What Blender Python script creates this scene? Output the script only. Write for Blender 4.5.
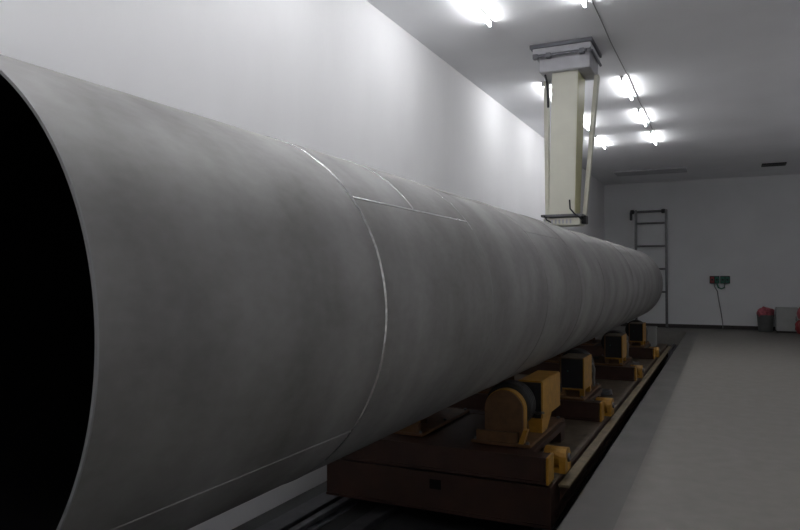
import bpy, bmesh, math, random
from mathutils import Vector, Matrix
random.seed(4)
for o in list(bpy.data.objects): bpy.data.objects.remove(o)
sc = bpy.context.scene
C = sc.collection
R = math.radians

# ---------------------------------------------------------------- camera, world, exposure
EYE = 1.5
cam_d = bpy.data.cameras.new('camera'); cam = bpy.data.objects.new('camera', cam_d); C.objects.link(cam)
cam.location = (0, 0, EYE)
cam.rotation_euler = (R(90 + 1.01), 0, R(25.4))
cam_d.sensor_width = 36; cam_d.lens = 680 / 800 * 36
cam_d.clip_start = 0.02
sc.camera = cam
w = bpy.data.worlds.new('world'); sc.world = w; w.use_nodes = True
w.node_tree.nodes['Background'].inputs[0].default_value = (0.5, 0.52, 0.6, 1)
w.node_tree.nodes['Background'].inputs[1].default_value = 0.0
vs = sc.view_settings
vs.view_transform = 'Standard'; vs.look = 'None'; vs.gamma = 1; vs.exposure = 0.0
vs.use_curve_mapping = False
LAMP = 63.0          # emission of the fluorescent tubes (the only light in the room)

# ---------------------------------------------------------------- materials
def mat(name, col, rough=0.6, metal=0.0, noise=0.12, scale=4.0, bump=0.0, bscale=60, stretch=(1, 1, 1), spec=0.5, col2=None, detail=5):
    m = bpy.data.materials.new(name); m.use_nodes = True
    nt = m.node_tree; b = nt.nodes['Principled BSDF']
    b.inputs['Roughness'].default_value = rough; b.inputs['Metallic'].default_value = metal
    b.inputs['Specular IOR Level'].default_value = spec
    g = nt.nodes.new('ShaderNodeNewGeometry')
    mp = nt.nodes.new('ShaderNodeMapping'); mp.inputs['Scale'].default_value = stretch
    nt.links.new(g.outputs['Position'], mp.inputs['Vector'])
    n = nt.nodes.new('ShaderNodeTexNoise'); n.inputs['Scale'].default_value = scale; n.inputs['Detail'].default_value = detail
    nt.links.new(mp.outputs['Vector'], n.inputs['Vector'])
    r = nt.nodes.new('ShaderNodeValToRGB')
    r.color_ramp.elements[0].position = 0.3; r.color_ramp.elements[1].position = 0.7
    c = Vector(col)
    a = c * (1 - noise); z = c * (1 + noise)
    if col2: a = Vector(col2); z = c
    r.color_ramp.elements[0].color = (*a, 1); r.color_ramp.elements[1].color = (*z, 1)
    nt.links.new(n.outputs['Fac'], r.inputs['Fac']); nt.links.new(r.outputs['Color'], b.inputs['Base Color'])
    if bump:
        n2 = nt.nodes.new('ShaderNodeTexNoise'); n2.inputs['Scale'].default_value = bscale; n2.inputs['Detail'].default_value = 4
        nt.links.new(mp.outputs['Vector'], n2.inputs['Vector'])
        bp = nt.nodes.new('ShaderNodeBump'); bp.inputs['Strength'].default_value = bump; bp.inputs['Distance'].default_value = 0.01
        nt.links.new(n2.outputs['Fac'], bp.inputs['Height']); nt.links.new(bp.outputs['Normal'], b.inputs['Normal'])
    return m

def emis(name, col, s):
    m = bpy.data.materials.new(name); m.use_nodes = True
    b = m.node_tree.nodes['Principled BSDF']
    b.inputs['Base Color'].default_value = (0.8, 0.8, 0.8, 1)
    b.inputs['Emission Color'].default_value = (*col, 1); b.inputs['Emission Strength'].default_value = s
    return m

M = {}
M['wall'] = mat('wall_paint', (0.86, 0.855, 0.865), 0.75, noise=0.05, scale=0.8, bump=0.08, bscale=25, stretch=(1, 1, 0.35))
M['back'] = mat('back_wall_paint', (0.80, 0.81, 0.82), 0.8, noise=0.05, scale=0.7, bump=0.06, bscale=20)
M['ceil'] = mat('ceiling_paint', (0.90, 0.905, 0.925), 0.8, noise=0.05, scale=0.6)
M['floor'] = mat('concrete', (0.20, 0.188, 0.172), 0.7, noise=0.07, scale=7.0, bump=0.08, bscale=40)
M['coping'] = mat('smooth_concrete', (0.12, 0.113, 0.105), 0.55, noise=0.15, scale=2.5, bump=0.08)
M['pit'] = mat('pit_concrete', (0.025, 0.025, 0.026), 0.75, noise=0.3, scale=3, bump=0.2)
M['rail'] = mat('rail_steel', (0.22, 0.22, 0.24), 0.45, 0.8, noise=0.3, scale=9)
M['dark_rail'] = mat('rail_bed_steel', (0.06, 0.06, 0.065), 0.6, 0.5, noise=0.3, scale=9)
M['base'] = mat('skirting_paint', (0.035, 0.03, 0.028), 0.6)
M['weld'] = mat('weld_metal', (0.62, 0.62, 0.62), 0.27, 0.92, noise=0.3, scale=60)
M['rim'] = mat('rim_metal', (0.30, 0.30, 0.30), 0.5, 0.7)
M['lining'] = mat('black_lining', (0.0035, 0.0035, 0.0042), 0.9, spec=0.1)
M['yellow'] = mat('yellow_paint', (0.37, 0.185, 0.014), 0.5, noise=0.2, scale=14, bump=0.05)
M['ochre'] = mat('dark_orange_paint', (0.135, 0.064, 0.021), 0.6, noise=0.25, scale=12, bump=0.05)  # darker orange for the fronts, bases and inner sides of the roller units
M['red_brown'] = mat('red_brown_paint', (0.044, 0.017, 0.009), 0.55, noise=0.25, scale=5, bump=0.08)  # dark red-brown for the carriage beams and frames
M['deck'] = mat('dusty_deck_steel', (0.10, 0.073, 0.045), 0.6, 0.1, noise=0.3, scale=8)
M['ledge'] = mat('sandy_yellow_ledge', (0.17, 0.13, 0.075), 0.6, noise=0.3, scale=10)  # sandy yellow, lighter than the beams beside it
M['rubber'] = mat('black_rubber', (0.012, 0.012, 0.012), 0.55, noise=0.2, scale=20)
M['steel'] = mat('grey_steel', (0.15, 0.15, 0.155), 0.45, 0.7, noise=0.2, scale=10)
M['darkm'] = mat('dark_grey_metal', (0.018, 0.018, 0.021), 0.5, 0.3)
M['plate'] = mat('mid_grey_metal', (0.16, 0.16, 0.18), 0.5, 0.3)
M['cream'] = mat('cream_enamel', (0.68, 0.67, 0.57), 0.5, noise=0.05, scale=3)
M['cream2'] = mat('yellowed_enamel', (0.50, 0.48, 0.27), 0.5, noise=0.05, scale=3)
M['bracket'] = mat('grey_bracket_paint', (0.5, 0.5, 0.53), 0.5, noise=0.1, scale=8)
M['white'] = mat('white_sheet_metal', (0.42, 0.43, 0.42), 0.5, noise=0.06)
M['bin'] = mat('grey_plastic', (0.13, 0.135, 0.13), 0.6)
M['pink'] = mat('pink_plastic_film', (0.45, 0.10, 0.125), 0.45, noise=0.3, scale=18)
M['red'] = mat('red_plastic', (0.30, 0.03, 0.035), 0.45)
M['green'] = mat('green_plastic', (0.01, 0.13, 0.085), 0.45)
M['cable'] = mat('grey_cable', (0.22, 0.22, 0.22), 0.6)
M['fix'] = mat('lamp_housing', (0.6, 0.6, 0.6), 0.5)
M['tube'] = emis('lamp_glow', (0.97, 0.98, 1.0), LAMP)
M['lamp_green'] = emis('indicator_glow', (0.1, 0.9, 0.4), 0.4)

def pipe_mat():
    """Sand-blasted steel: broad soft rings of dull and clean metal, cloudy wear."""
    m = bpy.data.materials.new('blasted_steel'); m.use_nodes = True
    nt = m.node_tree; b = nt.nodes['Principled BSDF']; L = nt.links.new
    g = nt.nodes.new('ShaderNodeNewGeometry')
    def noise(scale, st, det=4):
        mp = nt.nodes.new('ShaderNodeMapping'); mp.inputs['Scale'].default_value = st
        L(g.outputs['Position'], mp.inputs['Vector'])
        n = nt.nodes.new('ShaderNodeTexNoise'); n.inputs['Scale'].default_value = scale; n.inputs['Detail'].default_value = det
        L(mp.outputs['Vector'], n.inputs['Vector']); return n.outputs['Fac']
    rings = noise(1.0, (0.25, 2.3, 0.25), 3)
    cloud = noise(2.4, (1, 1, 1), 6)
    fine = noise(30, (1, 0.6, 1), 4)
    def mix(a, bb, f):
        x = nt.nodes.new('ShaderNodeMix'); x.data_type = 'FLOAT'
        x.inputs[0].default_value = f; L(a, x.inputs[2]); L(bb, x.inputs[3]); return x.outputs[0]
    v = mix(mix(rings, cloud, 0.5), fine, 0.12)
    r = nt.nodes.new('ShaderNodeValToRGB')
    r.color_ramp.elements[0].position = 0.34; r.color_ramp.elements[1].position = 0.66
    r.color_ramp.elements[0].color = (0.19, 0.184, 0.178, 1); r.color_ramp.elements[1].color = (0.36, 0.355, 0.35, 1)
    L(v, r.inputs['Fac']); L(r.outputs['Color'], b.inputs['Base Color'])
    b.inputs['Metallic'].default_value = 0.65
    rr = nt.nodes.new('ShaderNodeMapRange'); rr.inputs['To Min'].default_value = 0.62; rr.inputs['To Max'].default_value = 0.48
    L(v, rr.inputs['Value']); L(rr.outputs['Result'], b.inputs['Roughness'])
    bp = nt.nodes.new('ShaderNodeBump'); bp.inputs['Strength'].default_value = 0.05; bp.inputs['Distance'].default_value = 0.01
    L(fine, bp.inputs['Height']); L(bp.outputs['Normal'], b.inputs['Normal'])
    return m
M['pipe'] = pipe_mat()

# ---------------------------------------------------------------- helpers
def add_box(bm, x0, x1, y0, y1, z0, z1, bev=0.0):
    v = [bm.verts.new(p) for p in ((x0,y0,z0),(x1,y0,z0),(x1,y1,z0),(x0,y1,z0),(x0,y0,z1),(x1,y0,z1),(x1,y1,z1),(x0,y1,z1))]
    fs = [bm.faces.new([v[i] for i in f]) for f in ((3,2,1,0),(4,5,6,7),(0,1,5,4),(1,2,6,5),(2,3,7,6),(3,0,4,7))]
    if bev:
        es = set(e for f in fs for e in f.edges)
        bmesh.ops.bevel(bm, geom=list(es), offset=bev, segments=2, affect='EDGES', clamp_overlap=True)
    return v

def bx(*a, bev=0.0):
    bm = bmesh.new(); add_box(bm, *a, bev=bev); return bm

def add_rev(bm, prof, axis='Y', org=(0,0,0), n=32, a0=0, a1=360):
    """prof: (radius, position along axis) list, revolved."""
    full = abs(a1 - a0) >= 360
    steps = n if full else n + 1
    rings = []
    for r, p in prof:
        ring = []
        for i in range(steps):
            t = R(a0 + (a1 - a0) * i / n)
            c, s = r * math.cos(t), r * math.sin(t)
            q = {'Y': (c, p, s), 'X': (p, c, s), 'Z': (c, s, p)}[axis]
            ring.append(bm.verts.new((q[0]+org[0], q[1]+org[1], q[2]+org[2])))
        rings.append(ring)
    for a, b in zip(rings, rings[1:]):
        for i in range(n if full else n):
            j = (i + 1) % steps if full else i + 1
            bm.faces.new((a[i], a[j], b[j], b[i]))
    return rings

def add_cyl(bm, r, p0, p1, axis='Y', org=(0,0,0), n=24, bev=0.0):
    prof = [(r-bev, p0), (r, p0+bev), (r, p1-bev), (r-bev, p1)] if bev else [(r, p0), (r, p1)]
    rg = add_rev(bm, prof, axis, org, n)
    bm.faces.new(rg[0]); bm.faces.new(rg[-1])

def add_tube(bm, pts, r=0.008, n=8):
    pts = [Vector(p) for p in pts]; rings = []
    for i, p in enumerate(pts):
        d = (pts[min(i+1, len(pts)-1)] - pts[max(i-1, 0)]).normalized()
        up = Vector((0,0,1)) if abs(d.z) < 0.9 else Vector((1,0,0))
        a = d.cross(up).normalized(); b = d.cross(a)
        rings.append([bm.verts.new(p + a*r*math.cos(2*math.pi*k/n) + b*r*math.sin(2*math.pi*k/n)) for k in range(n)])
    for a, b in zip(rings, rings[1:]):
        for i in range(n):
            bm.faces.new((a[i], a[(i+1)%n], b[(i+1)%n], b[i]))
    bm.faces.new(rings[0]); bm.faces.new(rings[-1])

def add_prism(bm, poly, y0, y1, axis='Y'):
    """poly in (x,z) extruded along Y, or (y,z) along X."""
    f = (lambda p, t: (p[0], t, p[1])) if axis == 'Y' else (lambda p, t: (t, p[0], p[1]))
    a = [bm.verts.new(f(p, y0)) for p in poly]; b = [bm.verts.new(f(p, y1)) for p in poly]
    bm.faces.new(a); bm.faces.new(b[::-1])
    for i in range(len(poly)):
        j = (i+1) % len(poly); bm.faces.new((a[i], b[i], b[j], a[j]))

def obj(name, bm, m, parent=None, smooth=False, loc=None):
    bmesh.ops.recalc_face_normals(bm, faces=bm.faces)
    me = bpy.data.meshes.new(name); bm.to_mesh(me); bm.free()
    me.materials.append(m)
    if smooth:
        for p in me.polygons: p.use_smooth = True
        try: me.set_sharp_from_angle(angle=R(40))
        except Exception: pass
    o = bpy.data.objects.new(name, me); C.objects.link(o)
    if loc: o.location = loc
    if parent: o.parent = parent
    return o

def tag(o, label, cat, group=None):
    o['label'] = label; o['category'] = cat
    if group: o['group'] = group
    return o

def thing(name, label, cat, loc=(0,0,0), group=None):
    o = bpy.data.objects.new(name, None); C.objects.link(o); o.location = loc
    o.empty_display_size = 0.1
    return tag(o, label, cat, group)

def struct(name, bm, m, parent=None):
    o = obj(name, bm, m, parent)
    if not parent: o['kind'] = 'structure'
    return o

def dup(root, loc, label, mirror=False):
    def cp(o, par):
        c = o.copy(); C.objects.link(c); c.parent = par
        for ch in [q for q in ALL[o]] : cp(ch, c)
        return c
    ALL = {}
    for q in bpy.data.objects: ALL.setdefault(q, [])
    for q in list(bpy.data.objects):
        if q.parent: ALL[q.parent].append(q)
    r = cp(root, None); r.location = loc; r['label'] = label
    if mirror: r.scale = (-1, 1, 1)
    return r

# ---------------------------------------------------------------- room shell
H = EYE + 2.85
XL, XR, YB, YF = -3.3, 2.35, 21.7, -2.0
PX, PY0, PY1, PZ = -0.90, -2.0, 20.0, -0.37      # the pit beside the left wall
bm = bmesh.new(); add_box(bm, -0.6, XR, YF, YB, -0.5, 0); add_box(bm, XL, -0.6, PY1, YB, -0.5, 0)
struct('floor', bm, M['floor'])
struct('trim_1', bx(PX, -0.6, YF, PY1, -0.5, 0.0), M['coping'])['label'] = 'smooth darker concrete edging strip along the pit'
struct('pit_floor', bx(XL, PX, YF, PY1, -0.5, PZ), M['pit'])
struct('ceiling', bx(XL-.2, XR+.2, YF-.2, YB+.2, H, H+.2), M['ceil'])
struct('wall_left', bx(XL-.2, XL, YF-.2, YB+.2, -0.5, H), M['wall'])
struct('wall_back', bx(XL, XR, YB, YB+.2, -0.5, H), M['back'])
struct('wall_right', bx(XR, XR+.2, YF-.2, YB+.2, -0.5, H), M['wall'])
struct('wall_front', bx(XL, XR, YF-.2, YF, -0.5, H), M['wall'])
struct('baseboard_back', bx(XL, XR, YB-.02, YB, 0.0, 0.11, bev=.004), M['base'])

# ---------------------------------------------------------------- fluorescent lamps
def make_lamp(loc, label):
    t = thing('fluorescent_lamp', label, 'lamp', loc, 'bare fluorescent tubes on the ceiling')
    bm = bmesh.new(); add_box(bm, -.022, .022, -.6, .6, -.022, 0, bev=.004)
    obj('batten', bm, M['fix'], t)
    for y in (-.6, .6):
        s = 1 if y > 0 else -1
        obj('lamp_holder', bx(-.016, .016, min(y, y - s*.02), max(y, y - s*.02), -.07, -.022, bev=.003), M['fix'], t)
    bm = bmesh.new(); add_cyl(bm, .014, -.58, .58, 'Y', (0,0,-.050), 12)
    obj('glass_tube', bm, M['tube'], t, smooth=True)
    return t
spots = [(-2.36, 6.75, 'lit fluorescent tube nearest the left wall, cut by top edge, left of the column'),
         (-1.29, 6.65, 'lit fluorescent tube at the top edge, above the ceiling bracket'),
         (-1.30, 10.8, 'largest lit fluorescent tube to the right of the hanging column'),
         (-1.29, 12.9, 'lit fluorescent tube in the middle of the three right of the column'),
         (-1.28, 14.9, 'farthest lit fluorescent tube of the right-hand row'),
         (-2.34, 14.9, 'farthest lit fluorescent tube of the left-hand row, just right of the column'),
         (-2.33, 12.8, 'lit fluorescent tube glinting between the column and its right strut'),
         (-2.40, 10.6, 'lit fluorescent tube glinting between the left strut and the column'),
         (-2.36, 0.2, 'fluorescent tube in left-hand row directly above the mouth of the pipe'),
         (-1.29, 0.2, 'fluorescent tube in right-hand row nearest to the viewer'),
         (-2.36, 4.5, 'fluorescent tube in left-hand row over the pipe, third bay from the camera end'),
         (-1.29, 4.5, 'fluorescent tube in right-hand row over the pipe, third bay from the camera end'),
         (-2.36, 2.3, 'fluorescent tube in left-hand row over the mouth end of the pipe'),
         (-1.29, 2.3, 'fluorescent tube in right-hand row over the mouth end of the pipe')]
spots = [(x*.983, y*.983, l) for x, y, l in spots]
lamp0 = make_lamp((spots[0][0], spots[0][1], H), spots[0][2])
for x, y, l in spots[1:]: dup(lamp0, (x, y, H), l)

bm = bmesh.new()
add_tube(bm, [(-1.20 + 0.006*math.sin(k*1.7), 1.5 + k*0.7, H-.007) for k in range(20)], .0055, 6)
tag(obj('ceiling_cable', bm, M['cable'], smooth=True), 'thin grey cable running along the ceiling beside the right-hand lamps', 'cable')
t = thing('ceiling_vent', 'small dark vent in the ceiling near the back wall', 'vent', (1.18, 19.5, H))
bm = bmesh.new(); 
for a in ((-.27,.27,-.2,-.16),(-.27,.27,.16,.2),(-.27,-.23,-.16,.16),(.23,.27,-.16,.16)): add_box(bm, a[0],a[1],a[2],a[3],-.03,0)
obj('frame', bm, M['darkm'], t)
for k in range(7): obj('slat', bx(-.23,.23,-.15+k*.045,-.125+k*.045,-.022,-.006), M['darkm'], t)
obj('duct_plate', bx(-.23,.23,-.16,.16,-.004,0), M['lining'], t)
t = thing('ceiling_band', 'wide shallow grey band on the ceiling near back wall, above the ladder', 'panel', (-1.75, 19.4, H))
obj('sheet', bx(-.9,.9,-.4,.4,-.035,-.0,bev=.005), M['bracket'], t)  # thin sheet, greyer than the ceiling around it
obj('edge_strip', bx(-.92,.92,-.43,-.4,-.04,0,bev=.004), M['bracket'], t)

# ---------------------------------------------------------------- the big pipe
PXc, PZc, PR = -1.94, 1.354, 0.766
P0, PL, PN = 1.01, 1.34, 11
pipe = thing('steel_pipe', 'huge grey steel pipe with open black mouth lying on the rollers', 'pipe', (PXc, P0, PZc))
TH = 0.009
def section(r):
    bm = bmesh.new()
    add_rev(bm, [(r, .003), (r, PL*.33), (r, PL*.66), (r, PL-.003)], 'Y', (0,0,0), 160)
    return bm
s0 = obj('pipe_section', section(PR), M['pipe'], pipe, smooth=True)
s1 = obj('pipe_section', section(PR+.003), M['pipe'], pipe, smooth=True, loc=(0, PL, 0))
for k in range(2, PN):
    o = (s1 if k % 4 == 1 else s0).copy(); C.objects.link(o); o.parent = pipe; o.location = (0, k*PL, 0)
bm = bmesh.new(); rg = add_rev(bm, [(PR-TH, 0), (PR-.001, 0), (PR, .004)], 'Y', (0,-.001,0), 160)
obj('mouth_rim', bm, M['rim'], pipe, smooth=True)
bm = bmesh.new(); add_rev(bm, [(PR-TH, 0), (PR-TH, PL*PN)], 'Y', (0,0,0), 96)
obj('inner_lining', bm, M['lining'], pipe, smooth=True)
bm = bmesh.new(); add_rev(bm, [(PR-TH, 0), (PR+.0, 0)], 'Y', (0,PL*PN,0), 160)
obj('far_rim', bm, M['rim'], pipe)
def ring_seam(y, w=.009, h=.005, a0=0, a1=360):
    bm = bmesh.new()
    add_rev(bm, [(PR-.002, -w), (PR+h*.8, -w*.5), (PR+h, 0), (PR+h*.8, w*.5), (PR-.002, w)], 'Y', (0, y, 0), 160 if a1-a0>=360 else 60, a0, a1)
    return bm
sw = None
for k in range(1, PN):
    big = k in (1, 2)
    if big:
        obj('weld_seam', ring_seam(k*PL, .011, .004, (-50 if k == 1 else 33), 150), M['weld'], pipe, smooth=True)  # second ring bright only on top: lamp highlight put into the metal
        obj('weld_seam', ring_seam(k*PL, .008, .004, 150, (310 if k == 1 else 393)), M['rim'], pipe, smooth=True)  # duller metal for the rest of the ring, outside the highlight
    else: obj('weld_seam', ring_seam(k*PL, .006, .004), M['pipe'], pipe, smooth=True)
# half ring above the long seam in the second section
obj('weld_seam', ring_seam(PL + .60, .008, .006, 37, 150), M['weld'], pipe, smooth=True)
def long_seam(y0, y1, ang, w=.007, h=.005, m='weld'):
    bm = bmesh.new(); a = R(ang)
    rad = Vector((math.cos(a), 0, math.sin(a))); tan = Vector((-math.sin(a), 0, math.cos(a)))
    prof = [(-w,-.003),(-w*.5,h*.8),(0,h),(w*.5,h*.8),(w,-.003)]
    A = [bm.verts.new(rad*(PR+q)+tan*p+Vector((0,y0,0))) for p,q in prof]
    B = [bm.verts.new(rad*(PR+q)+tan*p+Vector((0,y1,0))) for p,q in prof]
    for i in range(4): bm.faces.new((A[i],A[i+1],B[i+1],B[i]))
    obj('weld_seam', bm, M[m], pipe, smooth=True)
long_seam(PL, 2*PL, 37, .009, .006)
long_seam(0.0, PL, -37, .006, .003, 'pipe')
for k, a in ((2, 62), (3, 40), (4, 70), (5, 45), (6, 66), (7, 42), (8, 60), (9, 44), (10, 64)):
    long_seam(k*PL, (k+1)*PL, a, .006, .003, 'pipe')

# ---------------------------------------------------------------- carriage in the pit
CX0, CX1, CY0, CY1 = -2.90, -1.09, 4.72, 15.9
cg = thing('pipe_carriage', 'long low brown steel carriage in the pit carrying the roller units', 'carriage', (0, 0, PZ))
def cobj(name, bm, m, par=None, **k):
    o = obj(name, bm, m, par or cg, **k)
    if par is None: o.location = (0, 0, -PZ)
    return o
def hbeam_y(x0, x1, y0, y1, z0, z1, f=.022, inset=.05):
    bm = bmesh.new(); add_box(bm, x0, x1, y0, y1, z1-f, z1, bev=.003); add_box(bm, x0, x1, y0, y1, z0, z0+f, bev=.003)
    add_box(bm, x0+inset, x1-inset, y0+.002, y1-.002, z0+f, z1-f); return bm
BZ0, BZ1, UZ = -0.25, 0.04, 0.24
cobj('side_beam', hbeam_y(CX0, CX0+.22, CY0+.16, CY1-.16, BZ0, BZ1), M['red_brown'])
cobj('side_beam', hbeam_y(CX1-.22, CX1, CY0+.16, CY1-.16, BZ0, BZ1, inset=.02), M['red_brown'])
for y in (CY0, CY1-.16):
    bm = bmesh.new(); add_box(bm, CX0, CX1, y+.012, y+.148, BZ0+.02, BZ1-.02); add_box(bm, CX0-.002, CX1+.002, y, y+.16, BZ1-.022, BZ1, bev=.003)
    add_box(bm, CX0-.002, CX1+.002, y, y+.16, BZ0, BZ0+.022, bev=.003)
    cobj('end_beam', bm, M['red_brown'])
o = cobj('socket_hole', bx(-2.0, -1.91, CY0+.004, CY0+.02, -.085, -.015, bev=.003), M['lining']); o['label'] = 'small dark square opening in the front face'
cobj('deck_plate', bx(CX0+.02, CX1-.005, CY0+.1, CY1-.1, BZ1, BZ1+.012), M['deck'])
o = cobj('side_ledge', bx(CX1, -1.01, CY0+.25, CY1, -.022, -.002, bev=.003), M['ledge']); o['label'] = 'light yellow running ledge'
k = 0
for y in [CY0+.3 + i*1.16 for i in range(10)]:
    bm = bmesh.new(); add_prism(bm, [(CX1+.001,-.024),(CX1+.07,-.024),(CX1+.001,-.14)], y, y+.02); cobj('ledge_gusset', bm, M['red_brown'])
# raised cross frames with yellow ends and lugs
frames = [(4.72, 6.15), (7.0, 8.15), (9.95, 11.1), (12.75, 13.9)]
for i, (y0, y1) in enumerate(frames):
    bm = bmesh.new()
    z0 = BZ1 + .013
    add_box(bm, CX0+.05, CX1-.03, y0, y0+.16, UZ-.018, UZ, bev=.003); add_box(bm, CX0+.05, CX1-.03, y0, y0+.16, z0, z0+.018, bev=.003)
    add_box(bm, CX0+.06, CX1-.04, y0+.014, y0+.10, z0+.018, UZ-.018)
    add_box(bm, CX0+.05, CX1-.20, y1-.16, y1, z0, UZ, bev=.003)
    add_box(bm, CX0+.06, CX1-.16, y0+.16, y1-.16, UZ-.05, UZ-.004)
    cobj('cross_frame', bm, M['red_brown'])
    for yy in (y0,):
        bm = bmesh.new(); add_box(bm, CX1-.03, CX1-.012, yy-.002, yy+.17, z0, UZ+.004, bev=.003)
        o = cobj('end_plate', bm, M['yellow']); o['label'] = 'yellow end plate'
    # lug: rounded bearing block with pin standing at the right end of the frame
    yc = y0 + .43
    bm = bmesh.new()
    prof = [(yc-.10, z0), (yc+.10, z0), (yc+.10, z0+.09)] + [(yc+.10*math.cos(R(a)), z0+.09+.085*math.sin(R(a))) for a in range(20, 180, 20)] + [(yc-.10, z0+.09)]
    add_prism(bm, prof, CX1-.13, CX1-.08, 'X'); add_prism(bm, prof, CX1-.012, CX1+.035, 'X')
    add_box(bm, CX1-.08, CX1-.012, yc-.09, yc+.09, z0, z0+.03); add_cyl(bm, .075, CX1-.08, CX1-.012, 'X', (0, yc, z0+.10), 20)
    o = cobj('lug', bm, M['yellow']); o['label'] = 'yellow rounded bearing lug'
    bm = bmesh.new(); add_cyl(bm, .032, CX1-.15, CX1+.05, 'X', (0, yc, z0+.10), 18, bev=.004)
    obj('pin', bm, M['steel'], o, smooth=True)
for x in (CX0+.10, CX1-.12):
    for y in (5.4, 8.2, 12.0, 15.2):
        bm = bmesh.new(); add_cyl(bm, .075, x-.03, x+.03, 'X', (0, y, -.235), 24, bev=.004); add_cyl(bm, .03, x-.05, x+.05, 'X', (0, y, -.235), 16)
        cobj('wheel', bm, M['darkm'], smooth=True)

# rails on the pit floor
def rail(x, label):
    bm = bmesh.new()
    add_box(bm, x-.07, x+.07, PY0+.05, PY1-.05, PZ, PZ+.012); add_box(bm, x-.010, x+.010, PY0+.05, PY1-.05, PZ+.012, PZ+.04)
    add_box(bm, x-.03, x+.03, PY0+.05, PY1-.05, PZ+.040, PZ+.060, bev=.004)
    tag(obj('rail', bm, M['rail']), label, 'rail')
rail(CX0+.10, 'steel rail on the pit floor nearer the left wall')
rail(CX1-.12, 'steel rail on the pit floor nearer the walkway')
bm = bmesh.new(); add_box(bm, -2.50, -2.36, PY0+.1, PY1-.1, PZ, PZ+.05, bev=.006)
tag(obj('cable_channel', bm, M['dark_rail']), 'flat dark steel channel on the pit floor between the two rails', 'channel')
bm = bmesh.new(); add_box(bm, -3.1, -2.93, PY0+.1, PY1-.1, PZ, PZ+.03, bev=.004)
tag(obj('floor_channel', bm, M['dark_rail']), 'flat dark steel strip on the pit floor beside the left wall', 'channel')

# ---------------------------------------------------------------- roller units
WX, WZ, WR = -1.50, 0.505, 0.181
def wheel_parts(t, y0, y1, s):
    """black tyre with ribs, hub and shaft. local coordinates, s=+1 right side."""
    bm = bmesh.new()
    prof = [(.05, y0)]
    prof += [(WR-.03, y0), (WR-.006, y0+.008)]
    n = 4; w = (y1-y0-.016)/n
    for i in range(n):
        a = y0+.008+i*w
        prof += [(WR-.001, a+.006), (WR-.001, a+w-.008), (WR-.02, a+w-.006), (WR-.02, a+w-.001)]
    prof += [(WR-.006, y1-.008), (WR-.03, y1), (.05, y1)]
    add_rev(bm, prof, 'Y', (0, 0, WZ-UZ), 40)
    r = obj('roller', bm, M['rubber'], t, smooth=True)
    bm = bmesh.new(); add_cyl(bm, .055, y0-.012, y1+.012, 'Y', (0,0,WZ-UZ), 24, bev=.004); add_cyl(bm, .025, y0-.05, y1+.05, 'Y', (0,0,WZ-UZ), 16)
    obj('hub', bm, M['steel'], r, smooth=True)
def pedestal(t, y, s, m='yellow', w=.035):
    bm = bmesh.new(); zc = WZ-UZ
    add_prism(bm, [(-.11, .024), (.11, .024), (.06, zc+.05), (.02, zc+.075), (-.02, zc+.075), (-.06, zc+.05)], y, y+w)
    obj('bearing_bracket', bm, M[m], t)

def drive_unit(loc, label, s=1):
    t = thing('roller_unit', label, 'roller', loc, 'roller units under the pipe')
    bm = bmesh.new(); add_box(bm, -.24, .22, -.10, 1.0, 0, .024, bev=.004)
    obj('base_plate', bm, M['ochre'], t)
    for x in (-.21, .19):
        for y in (-.07, .45, .96):
            bm = bmesh.new(); add_cyl(bm, .014, .024, .04, 'Z', (x, y, 0), 6); obj('bolt', bm, M['steel'], t)
    # arched cover facing the camera end
    zc = .255; r = .148
    def arch(r, h0): return [(-r, h0), (r, h0), (r, zc)] + [(r*math.cos(R(a)), zc + r*math.sin(R(a))) for a in range(12, 180, 12)] + [(-r, zc)]
    bm = bmesh.new(); add_prism(bm, arch(r, .03), -.045, -.02)
    bmesh.ops.bevel(bm, geom=[e for e in bm.edges], offset=.003, segments=1, affect='EDGES')
    c = obj('arched_cover', bm, M['ochre'], t, smooth=False)
    bm = bmesh.new(); add_rev(bm, [(r-.002,-.022),(r+.006,-.022),(r+.006,.055),(r-.002,.055)], 'Y', (0,0,zc), 24, 0, 180)
    for x in (-1, 1): add_box(bm, min(x*(r-.002),x*(r+.006)), max(x*(r-.002),x*(r+.006)), -.022, .055, .03, zc)
    obj('cover_rim', bm, M['yellow'], c)
    # front foot with slanted cheek
    bm = bmesh.new(); add_prism(bm, [(-.20, .025), (.12, .025), (.12, .10), (-.20, .10)], -.09, -.05); obj('front_foot', bm, M['ochre'], t)
    bm = bmesh.new(); add_prism(bm, [(.125, .025), (.165, .025), (.195, .13), (.165, .13)], -.095, -.03); obj('cheek', bm, M['yellow'], t)
    wheel_parts(t, .06, .24, s)
    pedestal(t, .275, s, 'ochre')
    # gear housing: yellow box narrowing to its foot
    x0, x1 = .005, .205
    bm = bmesh.new()
    add_prism(bm, [(.33, .13), (.98, .13), (.98, .43), (.33, .43)], x0, x1, 'X')
    bmesh.ops.bevel(bm, geom=list(bm.edges), offset=.008, segments=2, affect='EDGES')
    g = obj('gear_housing', bm, M['yellow'], t)
    bm = bmesh.new(); add_prism(bm, [(.33, .024), (.50, .024), (.66, .13), (.33, .13)], x0+.02, x1-.004, 'X'); obj('housing_foot', bm, M['yellow'], t)
    bm = bmesh.new(); add_box(bm, x0+.01, x1-.01, .322, .331, .14, .42, bev=.002); obj('front_panel', bm, M['darkm'], g)
    bm = bmesh.new(); add_cyl(bm, .085, .99, 1.16, 'Y', (.10,0,.26), 20, bev=.008)
    for k in range(4): add_cyl(bm, .092, 1.01+k*.035, 1.02+k*.035, 'Y', (.10,0,.26), 20)
    obj('motor', bm, M['darkm'], t, smooth=True)
    bm = bmesh.new(); add_tube(bm, [(.15,.30,.19),(.18,.26,.19),(.215,.25,.20),(.225,.28,.195)], .010); obj('grease_pipe', bm, M['steel'], t, smooth=True)
    return t

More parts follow.
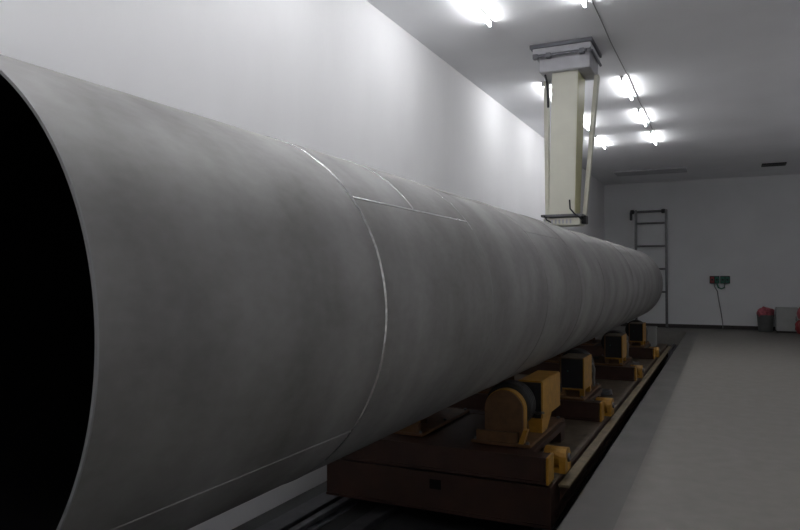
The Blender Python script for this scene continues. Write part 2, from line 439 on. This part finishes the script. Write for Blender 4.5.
def idler_unit(loc, label):
    t = thing('roller_unit', label, 'roller', loc, 'roller units under the pipe')
    obj('base_plate', bx(-.24, .22, -.04, 1.0, 0, .024, bev=.004), M['ochre'], t)
    for x in (-.21, .19):
        for y in (.02, .5, .96):
            bm = bmesh.new(); add_cyl(bm, .014, .024, .04, 'Z', (x, y, 0), 6); obj('bolt', bm, M['steel'], t)
    x0, x1 = -.045, .205; z0, z1 = .09, .42; y0, y1 = .05, .50
    # open fronted box: side plates, back, top, floor with yellow lip
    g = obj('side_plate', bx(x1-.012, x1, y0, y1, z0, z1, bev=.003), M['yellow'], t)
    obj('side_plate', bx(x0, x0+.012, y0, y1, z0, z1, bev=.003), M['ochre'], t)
    obj('top_plate', bx(x0+.012, x1-.012, y0, y1, z1-.012, z1), M['deck'], t)
    obj('bottom_plate', bx(x0+.012, x1-.012, y0, y1, z0, z0+.014), M['yellow'], t)
    obj('recess_shade', bx(x0+.013, x1-.013, y0+.02, y0+.034, z0+.015, z1-.013), M['darkm'], t)  # dark sheet standing in for the shaded inside of the open box
    bm = bmesh.new(); add_cyl(bm, .007, y0+.008, y0+.02, 'Y', (x0+.08,0,z0+.19), 10); obj('indicator', bm, M['green'], t)
    for y in (y0+.02, y1-.08):
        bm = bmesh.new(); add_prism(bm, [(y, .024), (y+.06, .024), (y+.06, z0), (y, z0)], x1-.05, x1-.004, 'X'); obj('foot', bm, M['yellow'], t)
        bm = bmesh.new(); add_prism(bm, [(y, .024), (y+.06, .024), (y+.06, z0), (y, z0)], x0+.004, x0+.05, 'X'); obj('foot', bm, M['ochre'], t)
    wheel_parts(t, .62, .84, 1)
    pedestal(t, .54, 1, 'ochre'); pedestal(t, .90, 1, 'ochre')
    # hose looping out of the housing
    bm = bmesh.new(); add_tube(bm, [(x1-.03, y1-.002, .30), (x1+.0, y1+.05, .31), (x1+.01, y1+.10, .25), (x1+.0, y1+.13, .15), (x1-.01, y1+.2, .05)], .014); obj('hose', bm, M['cable'], t, smooth=True)
    return t
yb = UZ + .003
u1 = drive_unit((WX, 5.02, yb), 'nearest yellow roller unit with brown arched cover and black tyre')
d1 = dup(u1, (2*PXc-WX, 5.02, yb), 'arched roller unit on the wall side of the near frame, half hidden under pipe', True)
u2 = idler_unit((WX, 7.08, yb), 'second roller unit from the camera, yellow-sided open black box')
for y, l in ((10.03, 'third roller unit from the camera along the walkway side'), (12.83, 'farthest roller unit on the walkway side, by the end of the pipe')):
    dup(u2, (WX, y, yb), l)
for y, l in ((7.08, 'second roller unit on the wall side, behind the pipe'), (10.03, 'third roller unit on the wall side, behind the pipe'), (12.83, 'farthest roller unit on the wall side, behind the pipe')):
    dup(u2, (2*PXc-WX, y, yb), l, True)

# loose cable clutter on the deck
def coil(x, y, z, r, label, m):
    bm = bmesh.new()
    add_tube(bm, [(x+r*math.cos(k*.45)*(1+.12*math.sin(k*1.3)), y+1.3*r*math.sin(k*.45), z+.012+.0012*k) for k in range(44)], .011, 6)
    tag(obj('cable_coil', bm, m, smooth=True), label, 'cable')
coil(-1.33, 8.62, BZ1+.014, .09, 'grey cable coiled on the carriage deck behind the second roller unit', M['steel'])
coil(-1.33, 11.65, BZ1+.014, .09, 'grey cable coiled on the carriage deck behind the third roller unit', M['steel'])

# white block near the far end of the pipe
t = thing('junction_box', 'pale grey metal box on the carriage deck below the far end of the pipe', 'box', (-1.42, 15.1, BZ1+.016))
obj('body', bx(-.16,.16,-.12,.12,0,.38,bev=.01), M['white'], t)
obj('lid', bx(-.17,.17,-.13,.13,.38,.41,bev=.006), M['white'], t)

# ---------------------------------------------------------------- hanging column over the pipe
t = thing('hanging_column', 'cream column hanging from grey ceiling bracket above the pipe', 'column', (-1.76, 8.58, 2.14))
def c_(x0,x1,y0,y1,z0,z1): return (x0+1.76, x1+1.76, y0-8.58, y1-8.58, z0-2.14, z1-2.14)
mp = obj('ceiling_plate', bx(*c_(-2.13,-1.38,8.20,8.93,H-.045,H), bev=.004), M['plate'], t)
br = obj('bracket_box', bx(*c_(-2.03,-1.42,8.28,8.88,H-.33,H-.12), bev=.008), M['bracket'], t)
obj('bracket_tray', bx(*c_(-2.10,-1.40,8.23,8.91,H-.12,H-.045), bev=.006), M['bracket'], t)
for z in (H-.15,):
    bm = bmesh.new(); a = c_(-2.09,-1.44,8.21,8.21,z,z); add_cyl(bm, .016, a[0], a[1], 'X', (0, a[2], a[4]), 10); obj('guide_rod', bm, M['plate'], t, smooth=True)
    bm = bmesh.new(); a = c_(-1.39,-1.39,8.24,8.9,z,z); add_cyl(bm, .016, a[2], a[3], 'Y', (a[0], 0, a[4]), 10); obj('guide_rod', bm, M['plate'], t, smooth=True)
for x in (-2.06, -1.9, -1.5):
    bm = bmesh.new(); add_box(bm, *c_(x-.03, x+.03, 8.19, 8.26, H-.18, H-.12), bev=.005); obj('clamp', bm, M['plate'], t)
def frust(a, b, z0, z1):
    bm = bmesh.new()
    q = [bm.verts.new((x+1.76, y-8.58, z-2.14)) for (x0,x1,y0,y1), z in ((a, z0), (b, z1)) for x, y in ((x0,y0),(x1,y0),(x1,y1),(x0,y1))]
    for f in ((3,2,1,0),(4,5,6,7),(0,1,5,4),(1,2,6,5),(2,3,7,6),(3,0,4,7)): bm.faces.new([q[i] for i in f])
    return bm
zt, zb = H-.33, 2.27
col = obj('column_shaft', frust((-1.935,-1.625,8.36,8.70), (-1.89,-1.575,8.36,8.82), zb, zt), M['cream'], t)
o = obj('side_panel', frust((-1.624,-1.618,8.37,8.69), (-1.574,-1.568,8.37,8.81), zb+.01, zt-.01), M['cream2'], t); o['label'] = 'yellowed side panel'
for (xa, xb_) in ((-2.01, -2.04), (-1.55, -1.405)):
    obj('strut', frust((xa-.022, xa+.022, 8.58, 8.66), (xb_-.025, xb_+.025, 8.66, 8.78), zb-.03, zt), M['cream'], t)
bm = bmesh.new()
add_box(bm, *c_(-2.03,-1.53,8.34,8.365,2.24,2.268)); add_box(bm, *c_(-2.03,-1.53,8.70,8.725,2.24,2.268))
add_box(bm, *c_(-2.03,-2.005,8.365,8.70,2.24,2.268)); add_box(bm, *c_(-1.555,-1.53,8.365,8.70,2.24,2.268)); add_box(bm, *c_(-2.0,-1.56,8.37,8.69,2.255,2.27))
obj('lower_frame', bm, M['steel'], t)
hd = obj('detector_head', bx(*c_(-2.01,-1.56,8.38,8.68,2.135,2.225), bev=.006), M['cream'], t)
for k in range(8): obj('fin', bx(*c_(-2.0+k*.045,-1.98+k*.045,8.372,8.382,2.155,2.205)), M['bracket'], hd)
obj('end_block', bx(*c_(-1.56,-1.50,8.45,8.58,2.15,2.25), bev=.005), M['darkm'], t)
for p in ([(-1.68,8.35,2.44),(-1.67,8.33,2.33),(-1.62,8.33,2.27),(-1.56,8.34,2.22),(-1.53,8.42,2.18)], [(-1.985,8.34,2.25),(-1.95,8.31,2.20),(-1.90,8.33,2.17)]):
    bm = bmesh.new(); add_tube(bm, [(a+1.76,b-8.58,c-2.14) for a,b,c in p], .009); obj('hose', bm, M['darkm'], t, smooth=True)
bm = bmesh.new(); add_tube(bm, [(a+1.76,b-8.58,c-2.14) for a,b,c in [(-1.985,8.40,H-.33),(-1.96,8.38,H-.42),(-1.945,8.37,H-.55),(-1.94,8.37,H-.75)]], .014); obj('cable', bm, M['darkm'], t, smooth=True)

# ---------------------------------------------------------------- back wall things
t = thing('steel_ladder', 'tall grey steel ladder standing against the back wall behind the pipe end', 'ladder', (-1.93, 21.45, 0))
lx0, lx1, lh = -.42, .43, 3.50
for x in (lx0, lx1):
    bm = bmesh.new(); add_box(bm, x-.035, x+.035, -.04, .04, 0, lh, bev=.008); obj('rail', bm, M['steel'], t)
z = lh - .06
for z in [lh-.40 - .68*k for k in range(4)]:
    bm = bmesh.new(); add_cyl(bm, .028, lx0, lx1, 'X', (0,0,z), 12); obj('rung', bm, M['steel'], t, smooth=True)
bm = bmesh.new(); add_cyl(bm, .035, lx0-.16, lx1, 'X', (0,-.0,lh-.05), 14, bev=.005); obj('top_bar', bm, M['steel'], t, smooth=True)
for x in (lx0-.10, lx1-.08):
    bm = bmesh.new(); add_cyl(bm, .065, x-.05, x+.05, 'X', (0,0,lh-.05), 14, bev=.01); obj('coupler', bm, M['darkm'], t, smooth=True)
bm = bmesh.new(); add_box(bm, lx0-.17, lx0-.10, -.03, .03, lh-.30, lh-.05, bev=.008); obj('hook', bm, M['darkm'], t)

def outlet(x, label, right):
    t = thing('wall_socket', label, 'socket', (x, YB, 1.42), 'wall sockets on the back wall')
    obj('back_box', bx(-.13,.13,-.06,0,-.11,.11,bev=.008), M['darkm'] , t)
    a = obj('socket_face', bx(-.115,-.01,-.085,-.06,-.09,.09,bev=.006), M['red'] if not right else M['green'], t)
    b = obj('socket_face', bx(.01,.115,-.085,-.06,-.09,.09,bev=.006), M['green'], t)
    if not right: a['label'] = 'red socket face'
    for q, cx in ((a, -.062), (b, .062)):
        bm = bmesh.new(); add_cyl(bm, .028, -.095, -.085, 'Y', (cx,0,0), 12); obj('socket_hole', bm, M['darkm'], q)
def X_at(px): # world X on the back wall for a column of pixels
    u = (px-400)/680; s, c = math.sin(R(25.4)), math.cos(R(25.4)); return YB*(-s+u*c)/(c+u*s)
outlet(X_at(714.5), 'left wall socket box, red and green, on the back wall', False)
outlet(X_at(725), 'right wall socket box, all green, on the back wall', True)
bm = bmesh.new(); xx = X_at(716)
add_tube(bm, [(xx-.05,YB-.07,1.31),(xx-.04,YB-.09,1.22),(xx+.03,YB-.06,1.10),(xx+.06,YB-.02,.85),(xx+.12,YB-.02,.5),(xx+.16,YB-.035,.2),(xx+.17,YB-.05,.02)], .012)
tag(obj('socket_cable', bm, M['cable'], smooth=True), 'thin grey cable hanging from the left wall socket to the floor', 'cable')
bm = bmesh.new(); xx = X_at(721.5)
add_tube(bm, [(xx-.12,YB-.09,1.31),(xx-.09,YB-.10,1.2),(xx,YB-.10,1.16),(xx+.07,YB-.10,1.2),(xx+.08,YB-.09,1.31)], .02)
tag(obj('plug_lead', bm, M['green'], smooth=True), 'short green looped lead hanging between the two wall sockets', 'cable')

def crumpled(name, cx, cy, z0, rx, ry, h, m, parent=None, seed=1):
    rnd = random.Random(seed); bm = bmesh.new()
    bmesh.ops.create_icosphere(bm, subdivisions=3, radius=1)
    for v in bm.verts:
        k = 1 + rnd.uniform(-.11, .09) + .08*math.sin(6*v.co.x+seed)*math.cos(5*v.co.y)
        v.co = Vector((cx+v.co.x*rx*k, cy+v.co.y*ry*k, z0+max(0.0, (v.co.z*k+.85)/1.85)*h))
    return obj(name, bm, m, parent)
# bin with pink bag, white cabinet, pink bag at the edge
Yb = 21.2
def XA(px, y): return X_at(px)*y/YB
xb = XA(765, Yb)
t = thing('waste_bin', 'grey bin topped with a pink plastic bag, standing by the back wall', 'bin', (xb, Yb, 0))
bm = bmesh.new(); rr = [(.17,0),(.18,.02),(.205,.43),(.215,.44),(.215,.46),(.20,.46),(.17,.03)]; rg0 = None
add_rev(bm, rr, 'Z', (0,0,0), 4*6); obj('bucket', bm, M['bin'], t, smooth=True)
crumpled('bag', 0, 0, .36, .215, .21, .32, M['pink'], t, 3)['label'] = 'crumpled pink plastic bag'
xb = XA(786, Yb)
t = thing('white_cabinet', 'off-white metal cabinet box between the pink-topped bin and the pink sack', 'box', (xb, Yb-.1, 0))
obj('body', bx(-.26,.26,-.2,.2,.05,.68,bev=.012), M['white'], t)
obj('door', bx(-.25,.25,-.215,-.2,.08,.65,bev=.004), M['white'], t)
obj('plinth', bx(-.25,.25,-.18,.18,0,.05), M['base'], t)
bm = bmesh.new(); add_box(bm, .19,.21,-.235,-.215,.33,.45,bev=.003); obj('handle', bm, M['steel'], t)
xb = XA(802.5, Yb-.65)
t = thing('pink_sack', 'pink and red sack on the floor at the right edge, beside white cabinet', 'sack', (xb, Yb-.65, 0))
crumpled('upper_sack', .10, 0, .38, .24, .22, .36, M['pink'], t, 5)
crumpled('lower_sack', .08, 0, .0, .26, .24, .42, M['red'], t, 7)
